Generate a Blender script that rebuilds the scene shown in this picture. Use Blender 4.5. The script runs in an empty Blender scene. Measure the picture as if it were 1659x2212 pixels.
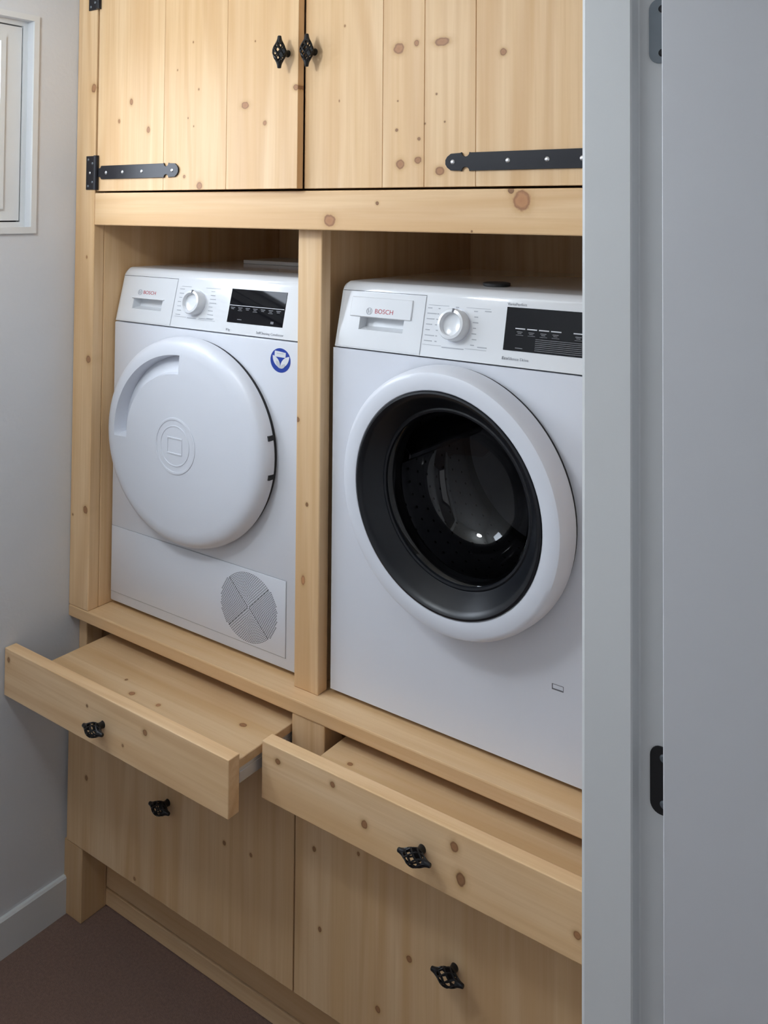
import bpy, bmesh, math, random
from mathutils import Vector, Matrix
random.seed(7)
S = bpy.context.scene
COL = S.collection
# ------------------------------------------------------------------ camera, world, light, exposure
IW, IH = 1659.0, 2212.0
F, CX, CY = 1911.74, 906.65, 400.28
CAM = Vector((2.0373, -1.3927, 1.7833)); PITCH, ROLL, YAW = 0.0290, 0.0061, 0.6003
fwd = Vector((-math.sin(YAW)*math.cos(PITCH), math.cos(YAW)*math.cos(PITCH), math.sin(PITCH)))
rgt = Vector((math.cos(YAW), math.sin(YAW), 0)); upv = rgt.cross(fwd)
r2 = rgt*math.cos(ROLL)+upv*math.sin(ROLL); u2 = -rgt*math.sin(ROLL)+upv*math.cos(ROLL)
cd = bpy.data.cameras.new('camera'); cam = bpy.data.objects.new('camera', cd); COL.objects.link(cam)
M = Matrix((r2, u2, -fwd)).transposed().to_4x4(); M.translation = CAM; cam.matrix_world = M
cd.sensor_fit = 'HORIZONTAL'; cd.sensor_width = 36; cd.lens = F*36/IW
cd.shift_x = (IW/2-CX)/IW; cd.shift_y = (CY-IH/2)/IW; cd.clip_start = .02
S.camera = cam
w = bpy.data.worlds.new('sky'); S.world = w; w.use_nodes = True
nt = w.node_tree; bg = nt.nodes['Background']       # overcast sky: brighter towards the zenith, dull ground below the horizon
tcw = nt.nodes.new('ShaderNodeTexCoord'); sp = nt.nodes.new('ShaderNodeSeparateXYZ'); nt.links.new(tcw.outputs['Generated'], sp.inputs[0])
cl = nt.nodes.new('ShaderNodeValToRGB'); nt.links.new(sp.outputs['Z'], cl.inputs[0])
e = cl.color_ramp.elements; e[0].position = 0; e[0].color = (.38, .41, .45, 1); e[1].position = 1; e[1].color = (.86, .95, 1.05, 1)
gm = nt.nodes.new('ShaderNodeMath'); gm.operation = 'GREATER_THAN'; gm.inputs[1].default_value = -.02; nt.links.new(sp.outputs['Z'], gm.inputs[0])
mxw = nt.nodes.new('ShaderNodeMix'); mxw.data_type = 'RGBA'; mxw.inputs[6].default_value = (.13, .13, .12, 1); nt.links.new(gm.outputs[0], mxw.inputs[0]); nt.links.new(cl.outputs[0], mxw.inputs[7])
nt.links.new(mxw.outputs[2], bg.inputs[0]); bg.inputs[1].default_value = 25.0
def area(name, loc, direction, sx, sy, power, color):
    l = bpy.data.lights.new(name, 'AREA'); l.shape = 'RECTANGLE'; l.size = sx; l.size_y = sy; l.energy = power; l.color = color
    o = bpy.data.objects.new(name, l); COL.objects.link(o); o.location = loc
    o.rotation_euler = Vector(direction).to_track_quat('-Z', 'Y').to_euler(); return o
pl = area('window_portal', (-.122, -.614, 1.994), (1, 0, 0), .98, .52, 10, (1, 1, 1)); pl.data.cycles.is_portal = True
area('hall_fill', (2.45, -2.75, 1.25), (0, 1, 0), 1.3, 2.2, 8.0, (.93, .96, 1))  # unseen area light added inside the closed hall to lift the brightness
cy = S.cycles; cy.use_light_tree = False; cy.use_adaptive_sampling = True; cy.adaptive_threshold = .02; cy.max_bounces = 5; cy.diffuse_bounces = 4; cy.glossy_bounces = 3; cy.transmission_bounces = 3; cy.transparent_max_bounces = 6; cy.caustics_reflective = False; cy.caustics_refractive = False
vs = S.view_settings; vs.view_transform = 'Standard'; vs.look = 'None'; vs.gamma = 1; vs.exposure = -0.34; vs.use_curve_mapping = False

# ------------------------------------------------------------------ helpers
def lin(c): return tuple(((v/255+.055)/1.055)**2.4 if v/255 > .04045 else v/255/12.92 for v in c)+(1,)
MATS = {}
def principled(name, color, rough=.5, metal=0, coat=0, bump=None, spec=.5, vary=None):
    if name in MATS: return MATS[name]
    m = bpy.data.materials.new(name); m.use_nodes = True; nt = m.node_tree; b = nt.nodes['Principled BSDF']
    b.inputs['Base Color'].default_value = color; b.inputs['Roughness'].default_value = rough
    b.inputs['Metallic'].default_value = metal; b.inputs['Coat Weight'].default_value = coat; b.inputs['Coat Roughness'].default_value = .08
    b.inputs['Specular IOR Level'].default_value = spec
    tc = nt.nodes.new('ShaderNodeTexCoord')
    if bump:
        n = nt.nodes.new('ShaderNodeTexNoise'); n.inputs['Scale'].default_value = bump[0]; n.inputs['Detail'].default_value = 2
        nt.links.new(tc.outputs['Object'], n.inputs['Vector'])
        bu = nt.nodes.new('ShaderNodeBump'); bu.inputs['Strength'].default_value = bump[1]; bu.inputs['Distance'].default_value = .002
        nt.links.new(n.outputs['Fac'], bu.inputs['Height']); nt.links.new(bu.outputs['Normal'], b.inputs['Normal'])
    n = nt.nodes.new('ShaderNodeTexNoise'); v = vary or (9, .06); n.inputs['Scale'].default_value = v[0]; n.inputs['Detail'].default_value = 2
    nt.links.new(tc.outputs['Object'], n.inputs['Vector'])
    mx = nt.nodes.new('ShaderNodeMix'); mx.data_type = 'RGBA'; mx.inputs[6].default_value = color
    mx.inputs[7].default_value = tuple(c*(1-2*v[1]) for c in color[:3])+(1,)
    nt.links.new(n.outputs['Fac'], mx.inputs[0]); nt.links.new(mx.outputs[2], b.inputs['Base Color'])
    MATS[name] = m; return m
PINE_A, PINE_B, PINE_C = (.83, .588, .350, 1), (.75, .488, .252, 1), (.63, .368, .168, 1)
def pine(axis, knots=(), face='y', key=None, org=(0, 0, 0), tone=1.0):
    """pine board, grain along axis; knots: (u, v, radius, stretch, darkness) in world coordinates of the board's face"""
    name = 'pine_%s_%s' % (axis, key or 'plain')
    if name in MATS: return MATS[name]
    m = bpy.data.materials.new(name); m.use_nodes = True; nt = m.node_tree; N = nt.nodes.new; L = nt.links.new
    b = nt.nodes['Principled BSDF']; b.inputs['Roughness'].default_value = .48; b.inputs['Specular IOR Level'].default_value = .35
    tc = N('ShaderNodeTexCoord'); oi = N('ShaderNodeObjectInfo')
    rv = N('ShaderNodeVectorMath'); rv.operation = 'SCALE'; rv.inputs[0].default_value = (7.3, 5.1, 9.7); L(oi.outputs['Random'], rv.inputs['Scale'])
    ad = N('ShaderNodeVectorMath'); ad.operation = 'ADD'; L(tc.outputs['Object'], ad.inputs[0]); L(rv.outputs[0], ad.inputs[1])
    def noise(sc_across, sc_along, detail, dist=0):
        mp = N('ShaderNodeMapping'); s = [sc_across]*3; s['xyz'.index(axis)] = sc_along; mp.inputs['Scale'].default_value = s
        L(ad.outputs[0], mp.inputs['Vector']); n = N('ShaderNodeTexNoise'); n.inputs['Scale'].default_value = 1; n.inputs['Detail'].default_value = detail
        n.inputs['Distortion'].default_value = dist; L(mp.outputs[0], n.inputs['Vector']); return n
    n1 = noise(26, 1.3, 2, .6); n2 = noise(120, 3.5, 2, .2); n3 = noise(4, .8, 1); n4 = noise(420, 9, 1)
    # annual rings: sine of a warped across-coordinate
    wv = N('ShaderNodeMath'); wv.operation = 'MULTIPLY'; wv.inputs[1].default_value = 46; L(noise(5.5, .45, 1.5, .3).outputs['Fac'], wv.inputs[0])
    sn = N('ShaderNodeMath'); sn.operation = 'SINE'; L(wv.outputs[0], sn.inputs[0])
    mr = N('ShaderNodeMapRange'); mr.inputs[1].default_value = -.2; mr.inputs[2].default_value = 1; mr.inputs[3].default_value = 0; mr.inputs[4].default_value = .42; L(sn.outputs[0], mr.inputs[0])
    def mix(fac, a, c):
        x = N('ShaderNodeMix'); x.data_type = 'RGBA'
        if isinstance(fac, float): x.inputs[0].default_value = fac
        else: L(fac, x.inputs[0])
        for s, v in ((6, a), (7, c)):
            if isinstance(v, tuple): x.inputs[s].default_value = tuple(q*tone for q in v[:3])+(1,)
            else: L(v, x.inputs[s])
        return x.outputs[2]
    def ramp(src, lo, hi, a=0, c=1):
        r = N('ShaderNodeMapRange'); r.inputs[1].default_value = lo; r.inputs[2].default_value = hi; r.inputs[3].default_value = a; r.inputs[4].default_value = c; L(src, r.inputs[0]); return r.outputs[0]
    col = mix(ramp(n1.outputs['Fac'], .35, .7), PINE_A, PINE_B)
    col = mix(ramp(n3.outputs['Fac'], .4, .75, 0, .55), col, PINE_B)
    col = mix(mr.outputs[0], col, PINE_C)
    col = mix(ramp(n2.outputs['Fac'], .45, .75, 0, .35), col, PINE_C)
    col = mix(ramp(n4.outputs['Fac'], .5, .8, 0, .14), col, PINE_C)
    ax = {'y': (0, 2), 'z': (0, 1), 'x': (1, 2)}[face]
    if knots:
        nz = N('ShaderNodeTexNoise'); nz.inputs['Scale'].default_value = 110; nz.inputs['Detail'].default_value = 1; L(tc.outputs['Object'], nz.inputs['Vector'])
    for (u, v, r, st, dk) in knots:
        k = [0, 0, 0]; k[ax[0]] = u-org[ax[0]]; k[ax[1]] = v-org[ax[1]]
        sc = [0, 0, 0]; sc[ax[0]] = 1/(r*st); sc[ax[1]] = 1/r
        sub = N('ShaderNodeVectorMath'); sub.operation = 'SUBTRACT'; L(tc.outputs['Object'], sub.inputs[0]); sub.inputs[1].default_value = k
        mu = N('ShaderNodeVectorMath'); mu.operation = 'MULTIPLY'; L(sub.outputs[0], mu.inputs[0]); mu.inputs[1].default_value = sc
        ln = N('ShaderNodeVectorMath'); ln.operation = 'LENGTH'; L(mu.outputs[0], ln.inputs[0])
        a2 = N('ShaderNodeMath'); a2.operation = 'MULTIPLY_ADD'; a2.inputs[1].default_value = .5; L(nz.outputs['Fac'], a2.inputs[0]); L(ln.outputs['Value'], a2.inputs[2])
        cr = N('ShaderNodeValToRGB'); e = cr.color_ramp.elements
        d = 1-dk*.55
        e[0].position = 0; e[0].color = (.40*d, .17*d, .07*d, .92)
        e[1].position = 1; e[1].color = (.60, .37, .18, 0)
        for pos, c, al in ((.30, (.45*d, .21*d, .09*d), .92), (.42, (.28*d, .115*d, .05*d), .92), (.50, (.55, .31, .13), .6), (.72, (.60, .38, .18), .22)):
            q = e.new(pos); q.color = c+(al,)
        dv = N('ShaderNodeMath'); dv.operation = 'MULTIPLY'; dv.inputs[1].default_value = 1/2.8; L(a2.outputs[0], dv.inputs[0]); L(dv.outputs[0], cr.inputs[0])
        x = N('ShaderNodeMix'); x.data_type = 'RGBA'; L(cr.outputs['Alpha'], x.inputs[0]); L(col, x.inputs[6]); L(cr.outputs['Color'], x.inputs[7]); col = x.outputs[2]
    L(col, b.inputs['Base Color'])
    bu = N('ShaderNodeBump'); bu.inputs['Strength'].default_value = .12; bu.inputs['Distance'].default_value = .001; L(n2.outputs['Fac'], bu.inputs['Height']); L(bu.outputs[0], b.inputs['Normal'])
    MATS[name] = m; return m

ORG = {}
def empty(name, loc):
    o = bpy.data.objects.new(name, None); COL.objects.link(o); o.location = loc; o.empty_display_size = .05; ORG[o.name] = Vector(loc); return o
def tag(o, label, cat, kind=None, group=None):
    o['label'] = label; o['category'] = cat
    if kind: o['kind'] = kind
    if group: o['group'] = group
    return o
def obj(name, bm, mat, parent=None, org=None, smooth=None, label=None):
    """mesh built in world coordinates -> object whose origin is its parent's origin"""
    me = bpy.data.meshes.new(name)
    off = ORG[parent.name] if parent else Vector(org or (0, 0, 0))
    bmesh.ops.translate(bm, verts=bm.verts, vec=-off)
    bmesh.ops.recalc_face_normals(bm, faces=bm.faces)
    if smooth is not None:
        for f in bm.faces: f.smooth = True
        for e in bm.edges:
            if len(e.link_faces) == 2 and e.calc_face_angle(0) > smooth: e.smooth = False
    bm.to_mesh(me); bm.free(); me.materials.append(mat)
    o = bpy.data.objects.new(name, me); COL.objects.link(o)
    if parent: o.parent = parent
    else: o.location = off
    ORG[o.name] = off.copy()
    if label: o['label'] = label
    return o
def box(x0, x1, y0, y1, z0, z1, bev=0.0, seg=2, bm=None):
    t = bmesh.new()
    bmesh.ops.create_cube(t, size=1, matrix=Matrix.Translation(((x0+x1)/2, (y0+y1)/2, (z0+z1)/2)) @ Matrix.Diagonal((x1-x0, y1-y0, z1-z0, 1)))
    if bev: bmesh.ops.bevel(t, geom=t.edges[:], offset=bev, segments=seg, affect='EDGES', profile=.5)
    return join(bm, t)
def join(bm, t):
    if bm is None: return t
    me = bpy.data.meshes.new('tmp'); t.to_mesh(me); t.free(); bm.from_mesh(me); bpy.data.meshes.remove(me); return bm
def xf(bm, mat): bmesh.ops.transform(bm, matrix=mat, verts=bm.verts); return bm
def poly(pts, map3, depth_vec, bev=0):
    """extrude 2-D outline: map3(u,v)->3-D, extruded by depth_vec"""
    bm = bmesh.new(); vs_ = [bm.verts.new(map3(*p)) for p in pts]; f = bm.faces.new(vs_)
    r = bmesh.ops.extrude_face_region(bm, geom=[f]); nv = [g for g in r['geom'] if isinstance(g, bmesh.types.BMVert)]
    bmesh.ops.translate(bm, verts=nv, vec=depth_vec)
    if bev: bmesh.ops.bevel(bm, geom=bm.edges[:], offset=bev, segments=1, affect='EDGES')
    return bm
def lathe(prof, cx, y0, cz, rx=1.0, rz=1.0, n=64, closed=False, bm=None):
    """profile [(r, dy)] about the y axis through (cx, cz); r is scaled by rx / rz"""
    t = bmesh.new(); rings = []
    for r, dy in prof:
        if r < 1e-6: rings.append([t.verts.new((cx, y0+dy, cz))])
        else: rings.append([t.verts.new((cx+r*rx*math.cos(2*math.pi*i/n), y0+dy, cz+r*rz*math.sin(2*math.pi*i/n))) for i in range(n)])
    ps = list(zip(rings, rings[1:]+([rings[0]] if closed else [])))
    if not closed: ps = ps[:len(rings)-1]
    for a, b in ps:
        for i in range(n):
            j = (i+1) % n
            if len(a) == 1: t.faces.new((a[0], b[i], b[j]))
            elif len(b) == 1: t.faces.new((a[i], a[j], b[0]))
            else: t.faces.new((a[i], a[j], b[j], b[i]))
    return join(bm, t)
def tube(pts, rad, n=6, bm=None, cap=True):
    t = bmesh.new(); rings = []
    for i, p in enumerate(pts):
        p = Vector(p); d = (Vector(pts[min(i+1, len(pts)-1)])-Vector(pts[max(i-1, 0)])).normalized()
        a = d.orthogonal().normalized() if i == 0 else (a-d*a.dot(d)).normalized()
        b_ = d.cross(a); r = rad[i] if isinstance(rad, (list, tuple)) else rad
        rings.append([t.verts.new(p+a*r*math.cos(2*math.pi*k/n)+b_*r*math.sin(2*math.pi*k/n)) for k in range(n)])
    for q, s in zip(rings, rings[1:]):
        for k in range(n): t.faces.new((q[k], q[(k+1) % n], s[(k+1) % n], s[k]))
    if cap: t.faces.new(rings[0]); t.faces.new(rings[-1])
    return join(bm, t)
def plate_hole(u0, u1, v0, v1, a0, a1, b0, b1, map3, depth_vec=None):
    """rectangle u,v with a rectangular hole a,b"""
    bm = bmesh.new(); o = [bm.verts.new(map3(*p)) for p in ((u0, v0), (u1, v0), (u1, v1), (u0, v1))]
    i = [bm.verts.new(map3(*p)) for p in ((a0, b0), (a1, b0), (a1, b1), (a0, b1))]
    fs = [bm.faces.new((o[k], o[(k+1) % 4], i[(k+1) % 4], i[k])) for k in range(4)]
    if depth_vec is not None:
        r = bmesh.ops.extrude_face_region(bm, geom=fs); bmesh.ops.translate(bm, verts=[g for g in r['geom'] if isinstance(g, bmesh.types.BMVert)], vec=depth_vec)
    return bm
def text(name, body, size, mat4, mat, parent, width=None, font_align='LEFT'):
    c = bpy.data.curves.new(name, 'FONT'); c.body = body; c.size = size; c.align_x = font_align; c.align_y = 'CENTER'; c.resolution_u = 3; c.extrude = .0002/1
    o = bpy.data.objects.new(name+'_curve', c); COL.objects.link(o)
    bpy.context.view_layer.update()
    me = bpy.data.meshes.new_from_object(o.evaluated_get(bpy.context.evaluated_depsgraph_get()))
    bpy.data.objects.remove(o); bpy.data.curves.remove(c)
    bm = bmesh.new(); bm.from_mesh(me); bpy.data.meshes.remove(me)
    if width:
        xs = [v.co.x for v in bm.verts]; k = width/(max(xs)-min(xs)); xf(bm, Matrix.Diagonal((k, 1, 1, 1)))
    xf(bm, mat4)
    return obj(name, bm, mat, parent)

# ------------------------------------------------------------------ materials
WALL = principled('wall_paint', (.69, .70, .72, 1), .85, bump=(90, .25), vary=(3, .02))
CEIL = principled('ceiling_paint', (.78, .78, .77, 1), .9, vary=(3, .02))
TRIMW = principled('white_trim_paint', (.72, .73, .73, 1), .42, vary=(5, .015))
DOORP = principled('door_paint', (.65, .655, .68, 1), .38, bump=(60, .05), vary=(2.5, .02))
FLOORM = principled('brown_carpet', (.26, .16, .125, 1), .95, bump=(420, .9), vary=(160, .22))
ENAMEL = principled('white_enamel', (.75, .765, .82, 1), .30, coat=.15, vary=(2, .01))
PLASTIC = principled('white_gloss_plastic', (.78, .79, .81, 1), .16, coat=.5, vary=(2, .01))
SATIN = principled('white_satin_plastic', (.75, .765, .82, 1), .34, vary=(2, .01))
BLACKG = principled('black_glass', (.004, .004, .006, 1), .04, spec=.24, vary=(2, .01))
BEZEL = principled('dark_bezel_plastic', (.008, .009, .012, 1), .33, spec=.42, vary=(2, .02))
RUBBER = principled('dark_rubber', (.02, .02, .022, 1), .65, vary=(20, .1))
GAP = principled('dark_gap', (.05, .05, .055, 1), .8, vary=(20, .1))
STEEL = principled('drum_steel', (.42, .42, .43, 1), .28, metal=1, vary=(30, .08))
ZINC = principled('zinc_screw', (.75, .75, .76, 1), .3, metal=1, vary=(200, .05))
IRON = principled('black_iron', (.018, .018, .020, 1), .38, metal=.35, spec=.5, vary=(80, .15), bump=(300, .15))
STRAP = principled('black_lacquered_steel', (.012, .012, .017, 1), .30, spec=.35, vary=(60, .1))
HINGEM = principled('hinge_steel', (.20, .225, .25, 1), .45, metal=.6, vary=(50, .08))
HINGEB = principled('hinge_black', (.02, .02, .022, 1), .4, metal=.3, vary=(50, .1))
RUNNER = principled('runner_zinc', (.62, .64, .68, 1), .35, metal=.6, vary=(50, .05))
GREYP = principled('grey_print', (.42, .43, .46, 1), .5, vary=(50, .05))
DARKP = principled('dark_print', (.16, .16, .18, 1), .5, vary=(50, .05))
REDP = principled('red_print', (.45, .03, .04, 1), .4, vary=(50, .05))
LITP = principled('pale_print', (.6, .6, .62, 1), .4, vary=(50, .05))
BLUEP = principled('blue_print', lin((36, 66, 160)), .35, vary=(50, .04))
WHITEP = principled('white_print', (.75, .76, .78, 1), .4, vary=(50, .02))
PAPER = principled('paper_cover', (.62, .60, .58, 1), .6, vary=(10, .04))
def glass(name, tint, refl):
    m = bpy.data.materials.new(name); m.use_nodes = True; nt = m.node_tree; nt.nodes.clear(); N = nt.nodes.new
    o = N('ShaderNodeOutputMaterial'); t = N('ShaderNodeBsdfTransparent'); t.inputs[0].default_value = tint
    g = N('ShaderNodeBsdfGlossy'); g.inputs['Roughness'].default_value = .02; g.inputs[0].default_value = (1, 1, 1, 1)
    lw = N('ShaderNodeLayerWeight'); pw = N('ShaderNodeMath'); pw.operation = 'POWER'; pw.inputs[1].default_value = 4; nt.links.new(lw.outputs['Facing'], pw.inputs[0])
    fr = N('ShaderNodeMath'); fr.operation = 'MULTIPLY_ADD'; fr.inputs[1].default_value = .6; fr.inputs[2].default_value = refl; nt.links.new(pw.outputs[0], fr.inputs[0])
    mx = N('ShaderNodeMixShader')
    nt.links.new(fr.outputs[0], mx.inputs[0]); nt.links.new(t.outputs[0], mx.inputs[1]); nt.links.new(g.outputs[0], mx.inputs[2]); nt.links.new(mx.outputs[0], o.inputs[0]); return m
PANE = glass('window_glass', (.97, .98, 1, 1), .05)
DARKGLASS = glass('smoked_glass', (.32, .32, .34, 1), .035)

# ------------------------------------------------------------------ room shell
W0, W1 = 1.56, 1.672         # wall with the doorway: room side, hall side
YB, YF = .72, -1.75          # back wall behind the cabinet, front wall
HC = 2.62                    # ceiling
def struct(name, bm, mat, label, cat, org=(0, 0, 0), parent=None):
    o = obj(name, bm, mat, parent, org)
    if parent is None: tag(o, label, cat, 'structure')
    return o
struct('floor', box(-.14, 3.4, -3.0, YB+.12, -.05, 0), FLOORM, 'dark brown floor in front of the wooden cabinet', 'floor')
struct('ceiling', box(-.14, 3.4, -3.0, YB+.12, HC, HC+.05), CEIL, 'white ceiling above the cabinet and the hall', 'ceiling')
WY0, WY1, WZ0, WZ1 = -1.10, -.127, 1.738, 2.250     # window opening
def mx_(u, v): return (0, u, v)
struct('wall_left', plate_hole(YF, YB, 0, HC, WY0, WY1, WZ0, WZ1, mx_, (-.12, 0, 0)), WALL, 'white painted wall with the small window left of the cabinet', 'wall')
struct('wall_back', box(-.12, 3.4, YB, YB+.1, 0, HC), WALL, 'wall hidden behind the wooden cabinet', 'wall')
struct('wall_front', box(-.12, W0, YF-.1, YF, 0, HC), WALL, 'white wall opposite the wooden cabinet', 'wall')
DY0, DY1, DH = -1.285, -.272, 2.36
bm = box(W0, W1, DY1, YB, 0, HC); box(W0, W1, -3.0, DY0, 0, HC, bm=bm); box(W0, W1, DY0, DY1, DH, HC, bm=bm)
struct('wall_right', bm, WALL, 'wall with the doorway right of the cabinet', 'wall')
struct('wall_hall', box(3.3, 3.4, -3.0, YB, 0, HC), WALL, 'white hall wall behind the open white door', 'wall')
struct('wall_hall_end', box(W1, 3.3, -3.0, -2.9, 0, HC), WALL, 'white end wall of the hall', 'wall')
# baseboard
struct('baseboard_left', poly([(.0, 0), (.012, 0), (.012, .088), (.008, .093), (0, .093)], lambda a, b: (a, YF, b), (0, -YF+.001, 0)), TRIMW, 'white baseboard along the floor under the window wall', 'baseboard')
# window
def mw(x): return lambda u, v: (x, u, v)
wn = obj('window_1', plate_hole(WY0-.014, WY1+.014, WZ0-.016, WZ1+.014, WY0, WY1, WZ0, WZ1, mw(.0), (.006, 0, 0)), TRIMW, None, (0, -.6, 1.99))
tag(wn, 'small white framed window high in the left wall', 'window', 'structure')
obj('window_frame', plate_hole(WY0, WY1, WZ0, WZ1, WY0+.012, WY1-.012, WZ0+.012, WZ1-.012, mw(-.10), (.078, 0, 0)), TRIMW, wn)
obj('window_gasket', plate_hole(WY0+.012, WY1-.012, WZ0+.012, WZ1-.012, WY0+.016, WY1-.016, WZ0+.016, WZ1-.016, mw(-.085), (.045, 0, 0)), GAP, wn)
bm = plate_hole(WY0+.0155, WY1-.0155, WZ0+.0155, WZ1-.0155, WY0+.071, WY1-.071, WZ0+.055, WZ1-.055, mw(-.075), (.052, 0, 0))
obj('window_sash', bm, TRIMW, wn)
bm = plate_hole(WY0+.060, WY1-.060, WZ0+.044, WZ1-.044, WY0+.073, WY1-.073, WZ0+.057, WZ1-.057, mw(-.045), (.028, 0, 0))
obj('glazing_bead', bm, TRIMW, wn)
obj('pane', box(-.062, -.058, WY0+.06, WY1-.06, WZ0+.046, WZ1-.046), PANE, wn)
# door frame (jambs + head) and open door
JZ = 2.33
def jamb(y, s):
    # profile in x,y ; s=+1 : jamb on the cabinet side
    r = .006
    pr = [(W0, y+s*r), (W0+r*.3, y+s*r*.3), (W0+r, y), (1.627, y), (1.629, y+s*.002), (1.629, y+s*.023), (1.631, y+s*.025), (W1-.002, y+s*.025), (W1, y+s*.027), (W1, y+s*.053), (W0, y+s*.053)]
    return pr
fr = obj('trim_1', poly(jamb(-.325, 1), lambda a, b: (a, b, 0), (0, 0, JZ)), TRIMW, None, (W0, -.325, 0))
tag(fr, 'white rebated door frame in front of the washing machine', 'door frame', 'structure')
obj('jamb', poly(jamb(-1.245, -1)[:-2]+[(W1, -1.2845), (W0, -1.2845)], lambda a, b: (a, b, 0), (0, 0, JZ)), TRIMW, fr)
obj('frame_head', box(W0, W1, -1.284, -.273, JZ, DH-.001), TRIMW, fr)
def hinge_leaf(zc, h, mat, screwmat):
    pts = []; x0, x1, r = 1.6435, 1.6765, .013
    for a in range(0, 91, 15): t = math.radians(180+a); pts.append((x0+r+r*math.cos(t), zc-h/2+r+r*math.sin(t)))
    pts += [(x1, zc-h/2), (x1, zc+h/2)]
    for a in range(0, 91, 15): t = math.radians(90+a); pts.append((x0+r+r*math.cos(t), zc+h/2-r+r*math.sin(t)))
    bm = poly(pts, lambda a, b: (a, -.3022, b), (0, .003, 0))
    o = obj('hinge_leaf', bm, mat, fr)
    for dz in (-.028, .028):
        obj('screw', lathe([(0, -.0008), (.003, -.0008), (.0052, .0004), (.0052, .0012)], 1.661, -.3026, zc+dz, n=16), screwmat, o)
hinge_leaf(2.013, .082, HINGEM, HINGEB); hinge_leaf(1.081, .082, HINGEB, HINGEM); hinge_leaf(.32, .082, HINGEM, HINGEB)  # middle leaf is black: a dark reflection put into its colour
dr = obj('door_1', box(1.6735, 2.50, -.342, -.304, .008, 2.315, .0015, 1), DOORP, None, (1.6735, -.323, 0))
tag(dr, 'plain white hall door standing open at the right', 'door', 'structure')
for zc in (2.013, 1.081, .32):
    obj('hinge_knuckle', xf(lathe([(0, -.04), (.006, -.04), (.006, .04), (0, .04)], 0, 0, 0, n=14), Matrix.Translation((1.679, -.296, zc)) @ Matrix.Rotation(math.pi/2, 4, 'X')), HINGEM, dr)

# ------------------------------------------------------------------ wooden cabinet
CB = empty('laundry_cabinet', (.78, .35, 0))
tag(CB, 'tall pine cabinet built around the dryer and washing machine', 'cabinet')
ZS, TS = .7713, .0296; Z_B0, Z_B1 = 1.7425, 1.8242; ZT = 2.46
def board(name, dims, axis, knots=(), face='y', bev=.0025, parent=CB, tone=1.0, key=None):
    key = key or ('%s%d' % (name, board.n) if knots else 'plain%s' % ('' if tone == 1 else int(tone*100))); board.n += 1
    return obj(name, box(*dims, bev, 2), pine(axis, knots, face, key, ORG[parent.name], tone), parent)
board.n = 0
board('post', (.001, .0802, 0, .031, ZS, ZT), 'z', [(.070, 2.093, .011, .8, .2), (.066, 1.4012, .009, .9, .3), (.064, 1.0217, .009, .9, .3), (.052, 1.66, .004, .7, .1), (.012, 1.00, .003, 1, .4)])
board('post', (1.49, 1.559, 0, .031, ZS, ZT), 'z')
board('post', (.7415, .8084, .0374, .0683, ZS, 1.80), 'z', [(.7455, 1.3346, .005, .9, .7), (.7737, 1.16, .004, .9, .7), (.765, 1.0, .010, .5, -.4)])
board('beam', (.0808, 1.4895, 0, .030, Z_B0, Z_B1), 'x', [(.8608, 1.7629, .0115, 1.25, .1), (.9828, 1.798, .0035, 1.1, .7), (1.3026, 1.803, .017, .95, -.1), (1.281, 1.8215, .006, 1, .9), (1.20, 1.7465, .002, 1, .7)])
board('top_rail', (.0808, 1.4895, 0, .030, 2.405, ZT), 'x')
board('shelf', (.0005, 1.5595, 0, .66, ZS-TS, ZS), 'x', bev=.003)
# bays
board('side_panel', (.0600, .0798, .0312, .68, ZS, ZT), 'z', [], 'x')
board('divider_panel', (.770, .788, .0685, .68, ZS, 1.80), 'z')
board('side_panel', (1.5, 1.52, .0312, .68, ZS, ZT), 'z')
board('back_panel', (.001, 1.559, .681, .70, .02, ZT), 'z')
board('bay_ceiling', (.0802, 1.4995, .0312, .68, 1.801, 1.8195), 'x')
board('top_panel', (.001, 1.559, 0, .70, ZT+.0005, ZT+.019), 'x')
# lower carcass
board('lower_post', (.0005, .033, .032, .08, .0, ZS-TS), 'z')
board('lower_post', (.768, .857, .003, .06, .612, ZS-TS), 'z')
board('lower_post', (1.50, 1.5595, .032, .08, .0, ZS-TS), 'z')
board('lower_rail', (.0335, 1.4995, .0215, .062, .585, .6115), 'x')
board('lower_panel', (.0005, .018, .081, .68, 0, ZS-TS), 'z')
board('lower_panel', (.80, .818, .0625, .68, .2, ZS-TS), 'z')
board('lower_panel', (1.541, 1.5595, .081, .68, 0, ZS-TS), 'z')
board('bottom_board', (.0335, 1.4995, .095, .68, .19, .208), 'x')
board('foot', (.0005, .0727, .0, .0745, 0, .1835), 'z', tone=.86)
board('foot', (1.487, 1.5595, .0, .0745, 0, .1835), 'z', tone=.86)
board('plinth', (.0335, 1.4995, .076, .0945, .0445, .186), 'x', [(.30, .15, .008, 1.5, .5)])
board('plinth_strip', (.0335, 1.4995, .074, .0945, .001, .0415), 'x')

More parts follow.
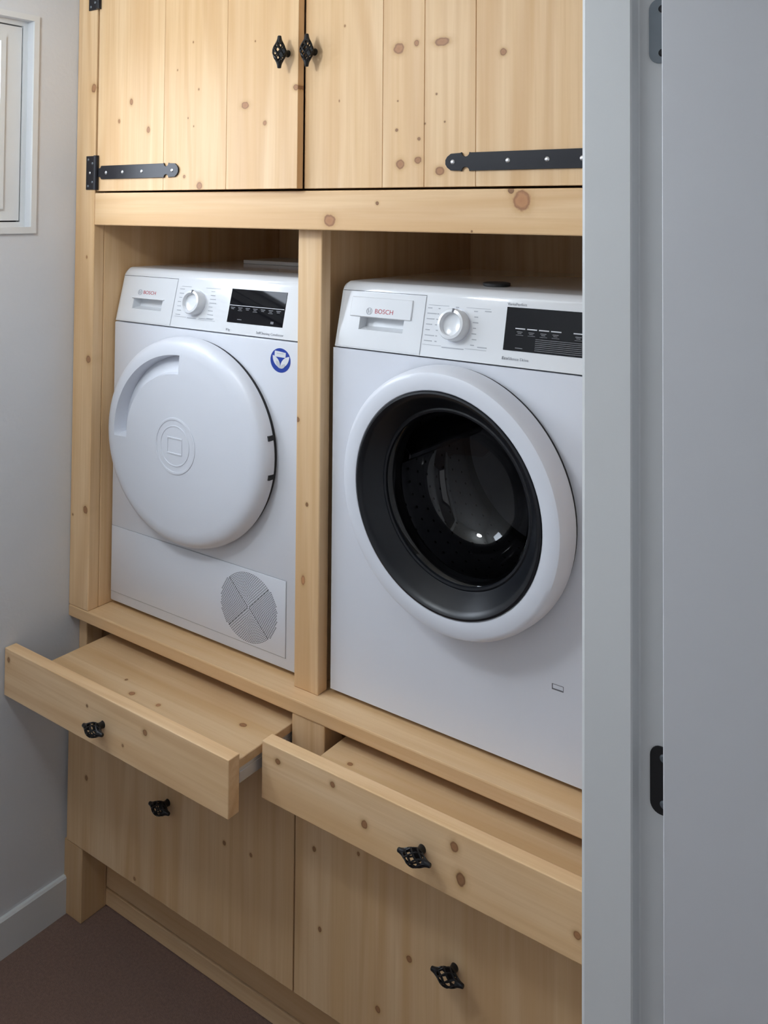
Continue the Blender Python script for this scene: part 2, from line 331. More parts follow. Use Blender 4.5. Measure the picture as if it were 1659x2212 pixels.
def knob(parent, px, pz, y, vertical):
    """birdcage knob: spindle in front of the panel, stem onto it"""
    R, off = .0135, .025
    bm = None
    for k in range(12):
        pts = []; d = 1 if k < 6 else -1
        for i in range(17):
            t = i/16; s = (t-.5)*2*.0245; r = .0040+(R-.0040)*(math.sin(math.pi*t))**1.15
            a = 2*math.pi*(k % 6)/6+d*t*math.pi*.95
            pts.append((r*math.cos(a), r*math.sin(a), s))
        bm = tube(pts, .0016, 5, bm)
    for s in (-1, 1):
        bm = tube([(0, 0, s*.0190), (0, 0, s*.0245), (0, 0, s*.0280), (0, 0, s*.0330), (0, 0, s*.0340)], [.0074, .0058, .0048, .0040, .0032], 10, bm)
    if not vertical: xf(bm, Matrix.Rotation(math.pi/2, 4, 'Y'))
    xf(bm, Matrix.Translation((px, y-off, pz)))
    lathe([(0, -.0190), (.0100, -.0185), (.0105, -.0150), (.0076, -.0105), (.0070, -.004), (.0080, 0), (0, 0)], px, y, pz, n=18, bm=bm)
    return obj('knob', bm, IRON, parent, smooth=.9, label='black iron birdcage knob')

# ---- upper doors
ZD0, ZD1 = 1.8285, 2.402
def strap_outline(sgn):
    P = []  # along u from knuckle (0) to tip (L), v half height
    h, L = .0168, .312; nk = .268; r = .0085
    top = [(0, .011), (.008, .011), (.012, h)]
    top += [(nk-r-.002, h)]
    for a in range(0, 181, 30): t = math.radians(180-a); top.append((nk+r*math.cos(t), h+.001-r*math.sin(t)*1.0))
    top += [(nk+r+.003, h*.98), (L-.012, h*.93), (L-.004, h*.6), (L, .004)]
    pts = top+[(u, -v) for u, v in reversed(top)]
    return [(sgn*u, v) for u, v in pts]
def tee_hinge(door, x_pivot, zc, y, sgn, plate_parent, screws, full=True):
    bm = poly(strap_outline(sgn), lambda u, v: (x_pivot+sgn*.012+u, y-.0042, zc+v), (0, .0032, 0), .0004)
    obj('hinge_strap', bm, STRAP, door)
    for sx in screws:
        b2 = lathe([(0, -.0022), (.0022, -.0020), (.0045, -.0006), (.0045, .0004)], sx, y-.0042, zc-.0008, n=16)
        obj('screw', b2, ZINC, door)
    # plate on the post and knuckle
    a, b = sorted((x_pivot-sgn*.040, x_pivot-sgn*.001))
    pl = obj('hinge_plate', box(a, b, -.0032, .0, zc-.043, zc+.043, .0006, 1), STRAP, plate_parent)
    kb = tube([(x_pivot+sgn*.004, -.0050, zc-.0435), (x_pivot+sgn*.004, -.0050, zc+.0435)], .0066, 14)
    obj('hinge_knuckle', kb, STRAP, pl, smooth=.6)
    for dx, dz in ((.031, .034), (.014, .024), (.024, 0), (.014, -.024), (.031, -.034)):
        b2 = lathe([(0, -.0016), (.0018, -.0015), (.0034, -.0004), (.0034, .0004)], x_pivot-sgn*dx, -.0032, zc+dz, n=12)
        obj('screw', b2, ZINC if (dz == 0) else HINGEM, pl)

def plank_door(x0, x1, seams, knots, pivot_x, theta, back=(.0)):
    piv = Vector((pivot_x, 0, ZD0))
    d = obj('door', box(x0+.03, x1-.03, .0185, .0325, ZD0+.05, ZD1-.05, .001, 1), pine('x'), CB)
    # move the origin of the door to its hinge line so that it can swing
    me = d.data; sh = piv-ORG[CB.name]
    for v in me.vertices: v.co -= sh
    d.location = sh; d.rotation_euler = (0, 0, theta); ORG[d.name] = piv
    xs = [x0]+seams+[x1]
    for i, (a, b) in enumerate(zip(xs, xs[1:])):
        kn = [k for k in knots if a-.02 < k[0] < b+.02]
        board('plank', (a+.0004, b-.0004, 0, .018, ZD0, ZD1), 'z', kn, 'y', .0011, d, key='plank_%d_%d' % (int(x0*1000), i))
    return d
dl = plank_door(.0885, .789, [.3525, .571], [(.226, 2.047, .0075, .75, .2), (.178, 2.002, .005, .8, .2), (.294, 1.975, .0075, .8, .2), (.630, 2.012, .0075, 1.5, .1), (.692, 1.970, .005, 1, .1), (.783, 2.040, .006, 1.2, .3), (.482, 1.838, .008, 1.1, .2), (.429, 1.8595, .004, 1, .4), (.476, 2.059, .0025, .9, .3), (.44, 1.995, .002, .9, .4), (.40, 2.11, .002, .9, .4), (.46, 1.975, .002, .9, .4), (.455, 2.17, .0025, .9, .2), (.66, 2.15, .002, 1, .5), (.72, 2.13, .002, 1, .5)], .0885, -.0285)
drr = plank_door(.7900, 1.4875, [.9944, 1.0936, 1.2075], [(1.0331, 2.0993, .010, 1.2, .1), (1.0747, 2.1059, .006, .9, .1), (1.133, 2.1026, .0075, 2.1, .2), (1.2643, 2.0706, .0065, 1.0, .2), (1.0383, 1.8734, .0085, 1.1, .2), (1.0796, 1.8803, .0065, 1.2, .3), (1.1294, 1.8589, .0075, 1.3, .2), (1.0289, 1.9404, .003, 1.1, .6), (1.0814, 1.9211, .003, 1.1, .7), (1.1211, 2.0045, .002, 1, .8), (1.0951, 1.9496, .002, 1, .7), (.8837, 2.0068, .0025, .6, .3), (.8966, 2.1593, .0025, .8, .4), (1.031, 1.997, .0018, 1, .5), (1.14, 1.951, .0018, 1, .7)], 1.4875, 0)
knob(dl, .7585, 2.1127, 0, True); knob(drr, .8162, 2.1136, 0, True)
tee_hinge(dl, .0875, 1.8755, 0, 1, CB, [.1326, .2002, .276, .3899]); tee_hinge(dl, .0875, 2.337, 0, 1, CB, [.1326, .2002, .276, .3899])
def right_hinge(zc):
    pts = [(-u, v) for u, v in strap_outline(1)]
    bm = poly(pts, lambda u, v: (1.456+u, -.0042, zc+v), (0, .0032, 0), .0004)
    obj('hinge_strap', bm, STRAP, drr)
    for sx in (1.1606, 1.2766, 1.354, 1.42):
        obj('screw', lathe([(0, -.0022), (.0022, -.0020), (.0045, -.0006), (.0045, .0004)], sx, -.0042, zc, n=16), ZINC, drr)
    pl = obj('hinge_plate', box(1.4915, 1.53, -.0032, 0, zc-.043, zc+.043, .0006, 1), STRAP, CB)
    obj('hinge_knuckle', tube([(1.4885, -.005, zc-.0435), (1.4885, -.005, zc+.0435)], .0066, 14), STRAP, pl, smooth=.6)
    obj('hinge_tail', box(1.455, 1.486, -.0042, -.001, zc-.011, zc+.011), STRAP, drr)
right_hinge(1.8745); right_hinge(2.337)

# ---- pull-out shelves (drawers)
def drawer(x0, x1, y0, tx0, tx1, knots, kx, kz, tknots):
    y1 = y0+.0288; z0, z1 = .6177, .7297
    d = obj('drawer', box(x0, x1, y0, y1, z0, z1, .0016, 2), pine('x', knots, 'y', 'drawer%d' % int(x0*1000), ORG[CB.name], 1.10), CB)
    obj('tray_board', box(tx0, tx1, y1, .42, .698, .716, .0012, 1), pine('x', tknots, 'z', 'tray%d' % int(x0*1000), ORG[CB.name], .88), d)
    for xr in (tx0+.0015, tx1-.0135):
        obj('runner', box(xr, xr+.012, y1+.004, .36, .668, .690, .001, 1), RUNNER, d)
        obj('runner_bracket', box(xr+.001, xr+.011, y1+.004, .36, .6905, .6978), RUNNER, d)
    knob(d, kx, kz, y0, False)
    return d
drawer(.003, .767, -.1722, .125, .7645, [(.3258, .6934, .0032, 1, .8), (.521, .7003, .006, 1.1, .3), (.02, .705, .006, .8, .3), (.45, .65, .003, 1, .3)], .3819, .672, [(.3409, -.0811, .0035, 1, .8), (.3992, -.1109, .006, 1.2, .1), (.6864, -.0557, .006, 1.4, .5), (.4835, -.1076, .005, 1, .1)])
drawer(.773, 1.545, -.0887, .885, 1.49, [(.8159, .7034, .0055, 1.2, .5), (.9549, .7095, .005, 1.1, .4), (1.031, .6661, .007, 1, .4), (1.2238, .704, .0085, .9, .3), (1.237, .6549, .011, .8, .6), (1.45, .66, .006, 1, .2)], 1.1584, .674, [(.95, -.03, .005, 1.2, .5)])
# ---- lower fronts
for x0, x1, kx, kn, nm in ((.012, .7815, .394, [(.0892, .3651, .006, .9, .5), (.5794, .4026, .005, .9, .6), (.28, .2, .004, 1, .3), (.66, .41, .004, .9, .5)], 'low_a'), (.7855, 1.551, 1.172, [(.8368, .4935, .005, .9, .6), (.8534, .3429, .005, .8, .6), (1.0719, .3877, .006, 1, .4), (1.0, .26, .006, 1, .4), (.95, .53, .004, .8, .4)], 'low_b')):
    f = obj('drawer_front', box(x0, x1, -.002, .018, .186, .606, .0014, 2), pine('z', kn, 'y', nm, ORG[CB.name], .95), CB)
    knob(f, kx, .420, -.002, False)

# ------------------------------------------------------------------ machines
YM = .0626; ZM0, ZSEAM, ZTOP, YBK = .781, 1.495, 1.632, .62
TILT = math.atan2(.026, .115); ct, st_ = math.cos(TILT), math.sin(TILT)
def fpt(x, s, n=0.0):                  # point on the slanted control panel
    return Vector((x, YM+s*st_-n*ct, ZSEAM+.0015+s*ct+n*st_))
def fmat(x, s, n=0.0):
    m = Matrix(((1, 0, 0), (0, st_, -ct), (0, ct, st_))).to_4x4(); m.translation = fpt(x, s, n); return m
def fbox(x0, x1, s0, s1, n0, n1, bev=0, bm=None):
    t = box(x0, x1, s0, s1, n0, n1, bev, 1); m = fmat(0, 0, 0); xf(t, m); return join(bm, t)
SP = .119                               # end of the flat part of the panel
def control_panel(x0, x1, h):
    """curved fascia + lid; h = (a0,a1,s0,s1) pocket opening"""
    p0 = fpt(0, 0); p1 = fpt(0, SP)
    prof = [(p0.y, p0.z), (p1.y, p1.z)]
    # round over to the lid
    cy, cz, r = p1.y+.020*ct, p1.z-.020*st_, .020
    top = ZTOP
    for i in range(1, 8):
        a = TILT+(math.pi/2-TILT)*i/7
        prof.append((cy-r*math.cos(a), cz+r*math.sin(a)))
    dz = top-prof[-1][1]
    prof = prof[:2]+[(y, z+dz*i/7) for i, (y, z) in enumerate(prof[2:], 1)]
    prof += [(YM+.14, top), (YBK-.01, top), (YBK, top-.01), (YBK, ZSEAM+.0015)]
    nfr = 9
    bm = bmesh.new(); rings = []
    for x, d in ((x0, .009), (x0+.0025, .0035), (x0+.010, 0), (x1-.010, 0), (x1-.0025, .0035), (x1, .009)):
        ring = []
        for i, (y, z) in enumerate(prof):
            f = min(1, i/4); yy = y+d*(1 if i <= nfr else 0)*(1-.6*f if i > 1 else .5); zz = z-d*(f if i < len(prof)-1 else 0)
            ring.append(bm.verts.new((x, yy, zz)))
        rings.append(ring)
    n = len(prof)
    for k, (a, b) in enumerate(zip(rings, rings[1:])):
        for i in range(n):
            j = (i+1) % n
            if k == 2 and i == 0: continue
            bm.faces.new((a[i], a[j], b[j], b[i]))
    bm.faces.new(rings[0]); bm.faces.new(rings[-1])
    a0, a1, s0, s1 = h
    t = plate_hole(x0+.010, x1-.010, 0, SP, a0, a1, s0, s1, lambda u, v: fpt(u, v)); join(bm, t)
    bmesh.ops.remove_doubles(bm, verts=bm.verts, dist=1e-5)
    return bm
def pocket(a0, a1, s0, s1):
    bm = bmesh.new()
    sec = [(s0, 0), (s0+.010, -.022), (s1+.004, -.024), (s1, 0)]
    A = [bm.verts.new(fpt(a0, s, n)) for s, n in sec]; B = [bm.verts.new(fpt(a1, s, n)) for s, n in sec]
    for i in range(3): bm.faces.new((A[i], A[i+1], B[i+1], B[i]))
    bm.faces.new(A); bm.faces.new(B)
    return bm
def dial(parent, x, s, r, kx):
    prof = [(0, -.0125), (.62, -.0125), (.68, -.0135), (.70, -.0210), (.74, -.0225), (.90, -.0215), (.97, -.017), (1.0, -.004), (1.0, 0.001)]
    bm = lathe([(q*r, y) for q, y in prof], 0, 0, 0, kx, 1, 48)
    xf(bm, Matrix.Translation(fpt(x, s)) @ Matrix.Rotation(-TILT, 4, 'X'))
    d = obj('programme_dial', bm, PLASTIC, parent, smooth=.7)
    obj('dial_pointer', xf(box(-.0016, .0016, -.0232, -.0205, r*.72, r*.97), Matrix.Translation(fpt(x, s)) @ Matrix.Rotation(-TILT, 4, 'X') @ Matrix.Rotation(math.radians(8), 4, 'Y')), DARKP, d)
    lathe_bm = lathe([(1.03*r, -.0004), (1.03*r, .0005), (1.10*r, .0005), (1.10*r, -.0004)], 0, 0, 0, kx, 1, 48, True)
    obj('dial_ring', xf(lathe_bm, Matrix.Translation(fpt(x, s)) @ Matrix.Rotation(-TILT, 4, 'X')), SATIN, d)
    return d
def dashes(name, items, mat, parent, n=.0006):
    bm = bmesh.new()
    for x0, x1, s, h in items: fbox(x0, x1, s-h/2, s+h/2, -.0002, n, 0, bm)
    o = obj(name, bm, mat, parent); o['kind'] = 'stuff'; return o
def emblem(parent, x, s, r, kx, nrm=.0016):
    bm = lathe([(r, -.0003), (r, .0003), (r*.84, .0003), (r*.84, -.0003)], 0, 0, 0, kx, 1, 28, True)
    for q in (-1, 1): box(q*r*.36*kx-r*.09, q*r*.36*kx+r*.09, -.0003, .0003, -r*.62, r*.62, bm=bm)
    box(-r*.36*kx, r*.36*kx, -.0003, .0003, -r*.08, r*.08, bm=bm)
    xf(bm, Matrix.Translation(fpt(x, s, nrm)) @ Matrix.Rotation(-TILT, 4, 'X'))
    return obj('brand_emblem', bm, GREYP, parent)
def feet(root, x0, x1):
    for x in (x0+.06, x1-.06):
        for y in (YM+.04, YBK-.06):
            bm = lathe([(0, 0), (.018, 0), (.020, .003), (.020, .0099), (0, .0099)], 0, 0, 0, n=18)
            xf(bm, Matrix.Translation((x, y, ZS+.0001)) @ Matrix.Rotation(math.pi/2, 4, 'X')); obj('foot', bm, RUBBER, root)

# ---------------- dryer
DX0, DX1 = .0850, .728; KX = 1.10
DRY = empty('tumble_dryer', ((DX0+DX1)/2, .34, ZS)); tag(DRY, 'white tumble dryer with closed round white door in left bay', 'dryer')
bm = box(DX0, DX1, YM, YBK, ZM0, ZSEAM-.0015, .004, 2); obj('body', bm, ENAMEL, DRY, smooth=.6)
feet(DRY, DX0, DX1)
pk = (.147, .257, .034, .0605)
cp = obj('control_panel', control_panel(DX0, DX1, pk), PLASTIC, DRY, smooth=.35)
obj('handle_recess', pocket(*pk), PLASTIC, cp)
obj('panel_gap_shade', fbox(DX0+.006, .300, .1168, .1178, -.0006, .0003), GAP, cp)  # raised strips; the shade of the panel gap is put into their colour
obj('panel_gap_shade', fbox(.3002, .3008, .000, .1178, -.0006, .0002), GREYP, cp)
dp = obj('container_front', plate_hole(DX0+.012, .2996, .0025, .1160, pk[0]-.0005, pk[1]+.0005, pk[2]-.0005, pk[3]+.0005, lambda u, v: fpt(u, v, 0.0), fpt(0, 0, .0012)-fpt(0, 0, 0)), PLASTIC, cp)
obj('grip_lip', fbox(pk[0]-.006, pk[1]+.006, pk[3], pk[3]+.0022, 0, .0042, .0006), PLASTIC, cp)
emblem(cp, .1665, .0765, .0072, KX)
text('brand_lettering', 'BOSCH', .0125, fmat(.1785, .0765, .0013), REDP, cp, .047)
dial(DRY, .378, .0625, .0300, KX)
obj('display', fbox(.4930, .6690, .0255, .1040, -.001, .0010, .0004), BLACKG, cp)
it = [(.4950, .6670, .0655, .0014)]
dashes('display_line', it, LITP, cp, .0013)
it = []
for k in range(7):
    x = .499+k*.0242; it += [(x, x+.014, .0605, .0016), (x+.002, x+.011, .0572, .0014)]
    if k % 2: it.append((x, x+.014, .0540, .0010))
it += [(.526, .540, .0335, .0016), (.632, .641, .0335, .0055)]
dashes('display_marks', it, principled('dim_print', (.16, .16, .17, 1), .4, vary=(50, .05)), cp, .0013)
it = []
for k in range(7): it.append((.3125+.0012*(k % 3), .329, .0935-k*.0104, .0016))
for k in range(8): it.append((.424, .436+.0035*((k*5) % 4), .0930-k*.0092, .0016))
it += [(.318, .352, .1005, .0009), (.404, .455, .1005, .0009), (.356, .388, .0250, .0020), (.396, .442, .0270, .0018), (.311, .352, .0262, .0008), (.395, .452, .0235, .0008)]
dashes('programme_print', it, GREYP, cp)
text('capacity_lettering', '8 kg', .0075, fmat(.4945, .0085, .0006), GREYP, cp)
text('condenser_lettering', 'SelfCleaning Condenser', .0080, fmat(.592, .0085, .0006), GREYP, cp, .084)
# door
DC = (.386, 1.234); RZ = .2455; RX = .280
prof = [(.0, -.0500), (.40, -.0495), (.70, -.0480), (.86, -.0455), (.925, -.0420), (.965, -.0360), (.990, -.0270), (1.0, -.0170), (1.0, -.0085), (.985, -.0075), (0, -.0070)]
bm = bmesh.new(); n = 128; rings = []
def rec(r, a):                           # depth of the pressed grip channel
    aa = math.degrees(a) % 360
    e = lambda v, lo, hi: max(0, min(1, (v-lo)/(hi-lo)))
    fa = e(aa, 89, 90.5)*(1-e(aa, 182, 184)); fr_ = e(r, .655, .672)*(1-e(r, .815, .838))
    # floor of the channel slopes: deepest on the outside
    return fa*fr_*(.012+.022*e(r, .67, .83))
rs = [0, .2, .4, .55, .62, .645, .655, .672, .70, .74, .78, .815, .838, .86, .89, .925, .945, .965, .98, .990, 1.0, 1.0, .985, 0]
def py(i):
    r = rs[i]
    if i >= len(rs)-4: return [-.0170, -.0115, -.0110, -.0110][i-(len(rs)-4)]
    for (ra, ya), (rb, yb) in zip(prof, prof[1:]):
        if ra <= r <= rb: return ya+(yb-ya)*(r-ra)/(rb-ra)
    return 0
angs = sorted(set([2*math.pi*i/n for i in range(n)]+[math.radians(d) for d in (89, 90.5, 182, 184)]))
for i, r in enumerate(rs):
    if r == 0: rings.append([bm.verts.new((DC[0], YM+py(i), DC[1]))]); continue
    rings.append([bm.verts.new((DC[0]+r*RX*math.cos(a), YM+py(i)+(rec(r, a) if 3 < i < 14 else 0), DC[1]+r*RZ*math.sin(a))) for a in angs])
m_ = len(angs)
for a, b in zip(rings, rings[1:]):
    for i in range(m_):
        j = (i+1) % m_
        if len(a) == 1: bm.faces.new((a[0], b[i], b[j]))
        elif len(b) == 1: bm.faces.new((a[i], a[j], b[0]))
        else: bm.faces.new((a[i], a[j], b[j], b[i]))
dd = obj('door', bm, SATIN, DRY, smooth=.55, label='round white dryer door with a pressed grip')
# embossed emblem on the door
bm = lathe([(.066, -.0491), (.066, -.0507), (.063, -.0513), (.060, -.0507), (.060, -.0490)], DC[0]-.004, YM, DC[1]-.006, KX*.97, 1, 56, True)
lathe([(.048, -.0491), (.048, -.0505), (.0465, -.0509), (.045, -.0505), (.045, -.0490)], DC[0]-.004, YM, DC[1]-.006, KX*.97, 1, 56, True, bm)
for q in (-1, 1): box(DC[0]-.004-.026, DC[0]-.004+.026, YM-.0512, YM-.0494, DC[1]-.006+q*.018-.002, DC[1]-.006+q*.018+.002, .0006, 1, bm)
box(DC[0]-.004-.026, DC[0]-.004-.0235, YM-.0510, YM-.0494, DC[1]-.022, DC[1]+.010, bm=bm); box(DC[0]-.004+.0235, DC[0]-.004+.026, YM-.0510, YM-.0494, DC[1]-.022, DC[1]+.010, bm=bm)
obj('door_emblem', bm, SATIN, dd, smooth=.6)
bm = lathe([(.985, -.0109), (.985, .0), (.90, .0), (.90, -.0109)], DC[0], YM, DC[1], RX, RZ, 96, True); obj('door_seal', bm, RUBBER, dd)
for zz in (1.281, 1.196):
    k = math.sqrt(1-((zz-DC[1])/RZ)**2)*RX+DC[0]
    obj('hinge_slot', box(k-.012, k+.0012, YM-.026, YM-.0085, zz-.0055, zz+.0055), RUBBER, dd)
# lower flap with vent
fl = obj('service_flap', box(DX0+.004, .694, YM-.0018, YM+.001, .8065, .9715, .0012, 2), ENAMEL, DRY, smooth=.6)
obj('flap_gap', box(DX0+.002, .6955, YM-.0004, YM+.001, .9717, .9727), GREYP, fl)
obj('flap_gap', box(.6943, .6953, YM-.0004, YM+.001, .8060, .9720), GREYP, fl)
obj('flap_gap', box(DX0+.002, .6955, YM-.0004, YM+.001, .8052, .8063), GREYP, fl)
bm = bmesh.new(); VC = (.5813, .8877); kx = 1.13; pt = .0033
def dash(x, z, l, ang):
    t = box(-l/2, l/2, -.0002, .0004, -.00072, .00072); xf(t, Matrix.Translation((VC[0]+x*kx, YM-.0018, VC[1]+z)) @ Matrix.Rotation(-ang, 4, 'Y')); join(bm, t)
R_ = .0785; rows = 23
for k in range(1, rows+1):
    r = k*pt
    nn = max(1, int(r*1.71/.0050))
    for sgn in (1, -1):
        for q in range(nn+1):
            a = math.radians(45)+math.radians(90)*(q/nn if nn else .5)
            dash(r*math.cos(a), sgn*r*math.sin(a), .0031, sgn*(a-math.pi/2))
for k in range(-17, 18):
    z = k*pt; xa = max(.004, abs(z)*.96+.0026); xb = math.sqrt(max(0, R_*R_-z*z))
    q = xa
    while q < xb:
        dash(q, z, .0036, 0); dash(-q, z, .0036, 0); q += .0050
vt = obj('vent_grille', bm, GAP, fl); vt['kind'] = 'stuff'
# sticker
SC = (.6697, 1.4502); k2 = 1.12; sr = .0268
sk = obj('round_sticker', lathe([(0, -.0006), (sr, -.0006), (sr, .0002)], SC[0], YM, SC[1], k2, 1, 48), BLUEP, DRY, label='round blue sticker with white leaves')
def flat(name, pts, mat, parent, d=.0010):
    obj(name, poly([(SC[0]+u*sr*k2, SC[1]+v*sr) for u, v in pts], lambda a, b: (a, YM-d, b), (0, .0006, 0)), mat, parent)
flat('sticker_banner', [(-.58, .28), (.52, .25), (.55, .66), (.2, .70), (-.2, .74), (-.55, .76)], WHITEP, sk)
def leaf(cx, cz, ang, L, Wd):
    pts = []
    for i in range(9): t = i/8; pts.append((t*L, Wd*math.sin(math.pi*t)**.8))
    for i in range(7, 0, -1): t = i/8; pts.append((t*L, -Wd*math.sin(math.pi*t)**.8))
    c, s = math.cos(ang), math.sin(ang); return [(cx+u*c-v*s, cz+u*s+v*c) for u, v in pts]
flat('sticker_leaf', leaf(0, -.62, math.radians(48), 1.35, .26), WHITEP, sk, .0012); flat('sticker_leaf', leaf(0, -.62, math.radians(127), 1.25, .24), WHITEP, sk, .0012)
flat('sticker_leaf', leaf(-.02, -.66, math.radians(120), .72, .16), LITP, sk, .0014); flat('sticker_leaf', leaf(.02, -.66, math.radians(38), .62, .14), LITP, sk, .0014)
obj('sticker_print', box(SC[0]-.010, SC[0]+.010, YM-.0013, YM-.0004, SC[1]+.0145, SC[1]+.0155), GREYP, sk)

# ---------------- washing machine
MX0, MX1 = .8215, 1.466
WSH = empty('washing_machine', ((MX0+MX1)/2, .34, ZS)); tag(WSH, 'white front-loading washing machine with dark glass porthole in right bay', 'washing machine')
WC = (1.139, 1.2405)
bm = bmesh.new()
box(MX0, MX1, YM+.012, YBK, ZM0, ZM0+.02, bm=bm); box(MX0, MX1, YBK-.01, YBK, ZM0, ZSEAM-.0015, bm=bm)
box(MX0, MX0+.01, YM+.012, YBK, ZM0, ZSEAM-.0015, bm=bm); box(MX1-.01, MX1, YM+.012, YBK, ZM0, ZSEAM-.0015, bm=bm)
obj('body', bm, ENAMEL, WSH)
feet(WSH, MX0, MX1)
# front sheet with round opening
bm = bmesh.new(); N_ = 96; RH = .215; circ = []; per = []
for i in range(N_):
    a = 2*math.pi*i/N_; c, s = math.cos(a), math.sin(a); circ.append((WC[0]+RH*c, WC[1]+RH*s))
    t = min(((MX1-WC[0])/c if c > 0 else (MX0-WC[0])/c) if abs(c) > 1e-9 else 9, ((ZSEAM-.0015-WC[1])/s if s > 0 else (ZM0-WC[1])/s) if abs(s) > 1e-9 else 9)
    per.append((WC[0]+t*c, WC[1]+t*s))
# snap the nearest perimeter points to the corners
for cxn, czn in ((MX0, ZM0), (MX1, ZM0), (MX0, ZSEAM-.0015), (MX1, ZSEAM-.0015)):
    k = min(range(N_), key=lambda i: (per[i][0]-cxn)**2+(per[i][1]-czn)**2); per[k] = (cxn, czn)
A = [bm.verts.new((x, YM, z)) for x, z in circ]; B = [bm.verts.new((x, YM, z)) for x, z in per]
B2 = [bm.verts.new((x, YM+.0125, z)) for x, z in per]; A2 = [bm.verts.new((x, YM+.006, z)) for x, z in circ]
for i in range(N_):
    j = (i+1) % N_; bm.faces.new((A[i], A[j], B[j], B[i])); bm.faces.new((B[i], B[j], B2[j], B2[i])); bm.faces.new((A[j], A[i], A2[i], A2[j]))
obj('front_panel', bm, ENAMEL, WSH)
pk = (.883, .995, .040, .0655)
cp = obj('control_panel', control_panel(MX0, MX1, pk), PLASTIC, WSH, smooth=.35)
obj('handle_recess', pocket(*pk), PLASTIC, cp)
obj('panel_gap_shade', fbox(MX0+.006, 1.0425, .1195, .1205, -.0006, .0003), GAP, cp)  # solid strips as on the dryer, coloured dark for the gap's shade
obj('panel_gap_shade', fbox(1.0428, 1.0434, 0, .1205, -.0006, .0002), GREYP, cp)
dp = obj('container_front', plate_hole(MX0+.012, 1.0422, .0025, .1185, pk[0]-.0005, pk[1]+.0005, pk[2]-.0005, pk[3]+.0005, lambda u, v: fpt(u, v, 0.0), fpt(0, 0, .0012)-fpt(0, 0, 0)), PLASTIC, cp)
obj('grip_plate', fbox(.856, 1.013, .0662, .1075, 0, .0040, .0012), PLASTIC, cp)
emblem(cp, .9065, .0785, .0075, 1.0, .0043)
text('brand_lettering', 'BOSCH', .0135, fmat(.9205, .0790, .0041), REDP, cp, .046)
dial(WSH, 1.1180, .0660, .0318, 1.0)
obj('display', fbox(1.2275, 1.440, .0290, .1095, -.001, .0010, .0004), BLACKG, cp)
it = [(1.2495+k*.0244, 1.2700+k*.0244, .0705, .0020) for k in range(4)]+[(1.3670+k*.0244, 1.3870+k*.0244, .0705, .0020) for k in range(3)]
dashes('display_bars', it, LITP, cp, .0013)
it = []
for k in (0, 1, 2, 3, 5):
    x = 1.2530+k*.0244-(.004 if k == 5 else 0); it += [(x, x+.012, .0645, .0014), (x+.002, x+.010, .0617, .0013), (x-.001, x+.014, .0585, .0008)]
it += [(1.253, 1.268, .0345, .0016)]
dashes('display_marks', it, MATS['dim_print'], cp, .0013)
it = [(1.2930, 1.438, .0330+k*.0034, .0010) for k in range(7)]
dashes('speaker_lines', it, MATS['dim_print'], cp, .0012)
it = []
for k in range(7):
    it += [(1.0490, 1.0590+.004*((k*3) % 4), .0960-k*.0108, .0017), (1.0740-.0012*k*(k < 4), 1.0780-.0012*k*(k < 4), .0960-k*.0108, .0017)]
for k in range(7): it.append((1.1560+.002*(k % 2), 1.1640+.002*(k % 3), .0960-k*.0108, .0018))
it += [(1.180, 1.194, .0975, .0018), (1.172, 1.192, .0285, .0018), (1.050, 1.098, .1020, .0007), (1.138, 1.192, .1020, .0007), (1.092, 1.142, .0215, .0020), (1.046, 1.090, .0235, .0007), (1.145, 1.192, .0235, .0007), (1.114, 1.121, .1010, .0022)]
dashes('programme_print', it, GREYP, cp)
text('feature_lettering', 'VarioPerfect', .0078, fmat(1.227, .1150, .0006), GREYP, cp, .041)
text('drive_lettering', 'Eco', .0082, fmat(1.2270, .0140, .0006), DARKP, cp, .0125)
text('drive_lettering', 'Silence Drive', .0080, fmat(1.2402, .0140, .0006), GREYP, cp, .042)
obj('filter_slot', plate_hole(1.3325, 1.3550, .9355, .9455, 1.3342, 1.3542, .9377, .9447, lambda u, v: (u, YM-.0004, v), (0, .0008, 0)), DARKP, WSH)
# porthole door (very slightly oval, leaning)
def oval(bm):
    d1 = Vector((.67, 0, -.742)); d2 = Vector((.742, 0, .67)); c = Vector((WC[0], 0, WC[1]))
    for v in bm.verts:
        q = v.co-c; v.co = c+Vector((0, q.y, 0))+d1*q.dot(d1)*1.032+d2*q.dot(d2)*.962
    return bm
ring = [(.2050, -.0600), (.2070, -.0625), (.2110, -.0632), (.2320, -.0626), (.2385, -.0600), (.2425, -.0540), (.2450, -.0420), (.2468, -.0200), (.2470, -.0110), (.2430, -.0095), (.2100, -.0090), (.2050, -.0140)]
pd = obj('door', oval(lathe(ring, WC[0], YM, WC[1], n=112, closed=True)), SATIN, WSH, smooth=.6, label='white porthole door ring')
bz = [(.2046, -.0595), (.2040, -.0640), (.2005, -.0650), (.1955, -.0625), (.1900, -.0560), (.1670, -.0240), (.1640, -.0250), (.1600, -.0240), (.1590, -.0190), (.1700, -.0150), (.2046, -.0150)]
obj('door_gasket', oval(lathe([(.2440, -.0094), (.2440, 0), (.2180, 0), (.2180, -.0089)], WC[0], YM, WC[1], n=96, closed=True)), RUBBER, pd)
obj('bezel', oval(lathe(bz, WC[0], YM, WC[1], n=112, closed=True)), BEZEL, pd, smooth=.45)
gl = [(.1595, -.0190), (.1530, -.0120), (.1490, -.0020), (.1440, .0250), (.1330, .0550), (.1130, .0800), (.0850, .0960), (.0450, .1050), (0, .1075)]
obj('glass_bowl', oval(lathe(gl, WC[0], YM, WC[1], n=96)), DARKGLASS, pd, smooth=1.0)
sl = [(.1585, -.004), (.1700, .004), (.1640, .014), (.1740, .024), (.1660, .036), (.1700, .046), (.2120, .047), (.2130, .0055)]
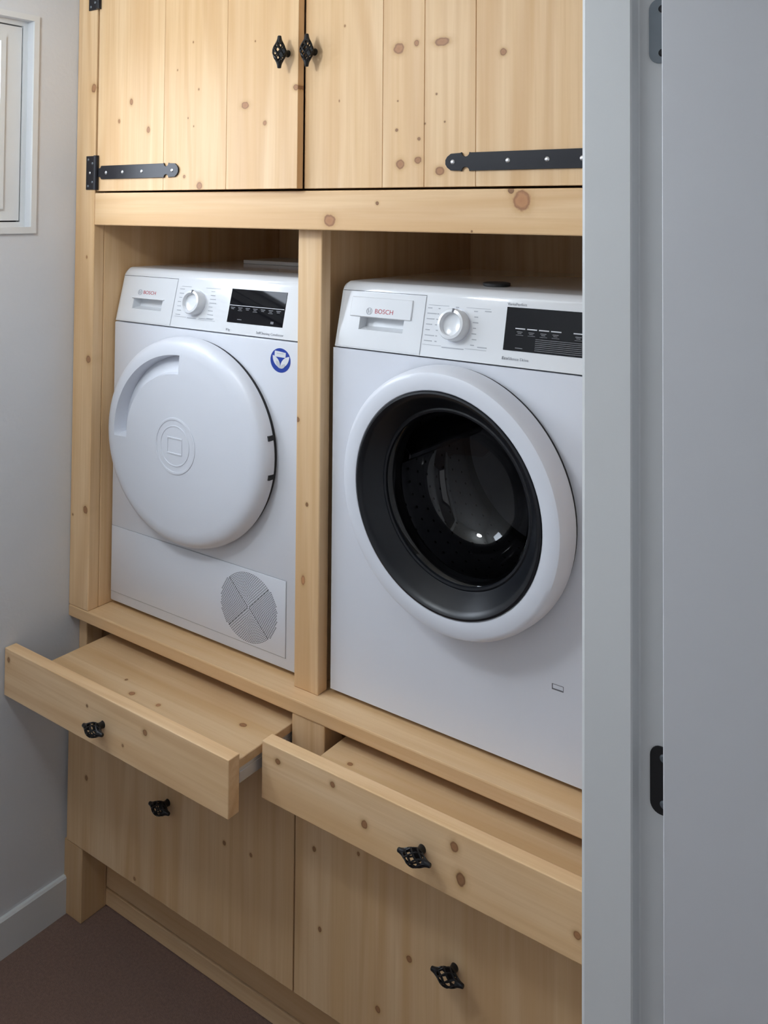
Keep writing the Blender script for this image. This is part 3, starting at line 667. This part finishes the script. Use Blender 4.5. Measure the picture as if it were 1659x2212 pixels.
obj('door_seal', lathe(sl, WC[0], YM, WC[1], n=80, closed=True), RUBBER, WSH, smooth=.8)
dm = obj('drum', lathe([(.178, .050), (.232, .058), (.238, .070), (.238, .400), (.228, .412), (.10, .424), (.085, .405), (0, .400)], WC[0], YM, WC[1], n=80), STEEL, WSH, smooth=.6)
bm = bmesh.new()
for i in range(54):
    for k in range(9):
        a = 2*math.pi*(i+.5*(k % 2))/54
        t = lathe([(0, 0), (.0032, 0)], 0, 0, 0, n=6)
        xf(t, Matrix.Translation((WC[0]+.2368*math.cos(a), YM+.095+k*.034, WC[1]+.2368*math.sin(a))) @ Matrix.Rotation(-a, 4, 'Y') @ Matrix.Rotation(math.pi/2, 4, 'Z')); join(bm, t)
hl = obj('drum_holes', bm, RUBBER, dm); hl['kind'] = 'stuff'
for q in range(3):
    a = math.radians(-68+120*q)
    pts = [(-.030, 0), (-.018, .040), (-.006, .056), (.006, .056), (.018, .040), (.030, 0)]
    c, s = math.cos(a), math.sin(a)
    bm = poly(pts, lambda u, v: (WC[0]+(.2345-v)*c-u*s, YM+.085, WC[1]+(.2345-v)*s+u*c), (0, .30, 0), .002)
    obj('paddle', bm, STEEL, dm)

# ------------------------------------------------------------------ loose things
bm = box(.214, .50, .392, .545, ZTOP+.0003, ZTOP+.0105, .001, 1)
o = obj('booklet', bm, PAPER, None, (.357, .47, ZTOP)); tag(o, 'pale flat booklet lying on top of the dryer', 'booklet')
bm = lathe([(0, 0), (.026, 0), (.028, .0015), (.028, .006), (.0255, .0072), (.021, .0060), (0, .0058)], 0, 0, 0, n=36)
xf(bm, Matrix.Translation((1.150, .182, ZTOP+.0002)) @ Matrix.Rotation(math.pi/2, 4, 'X'))
o = obj('bottle_cap', bm, RUBBER, None, (1.150, .182, ZTOP), smooth=.6); tag(o, 'small round black cap lying on the washing machine lid', 'cap')

# unseen hanging lamp, added to brighten the cabinet fronts and upper walls
LP = empty('fill_lamp', (.56, -1.00, HC)); tag(LP, 'added fill lamp, unseen, hung from the laundry room ceiling', 'lamp')
gm_ = bpy.data.materials.new('fill_glow'); gm_.use_nodes = True; n_ = gm_.node_tree.nodes; n_.clear()
em = n_.new('ShaderNodeEmission'); em.inputs[0].default_value = (.86, .94, 1, 1); em.inputs[1].default_value = 66.0; ou = n_.new('ShaderNodeOutputMaterial'); gm_.node_tree.links.new(em.outputs[0], ou.inputs[0])
bm = bmesh.new(); bmesh.ops.create_uvsphere(bm, u_segments=32, v_segments=16, radius=.10, matrix=Matrix.Translation((.56, -1.00, 2.30))); obj('globe', bm, gm_, LP, smooth=1)
obj('cord', tube([(.56, -1.00, 2.40), (.56, -1.00, HC-.02)], .004, 8), TRIMW, LP)
obj('ceiling_rose', xf(lathe([(0, 0), (.05, 0), (.045, .02), (0, .022)], 0, 0, 0, n=24), Matrix.Translation((.56, -1.00, HC)) @ Matrix.Rotation(-math.pi/2, 4, 'X')), TRIMW, LP)
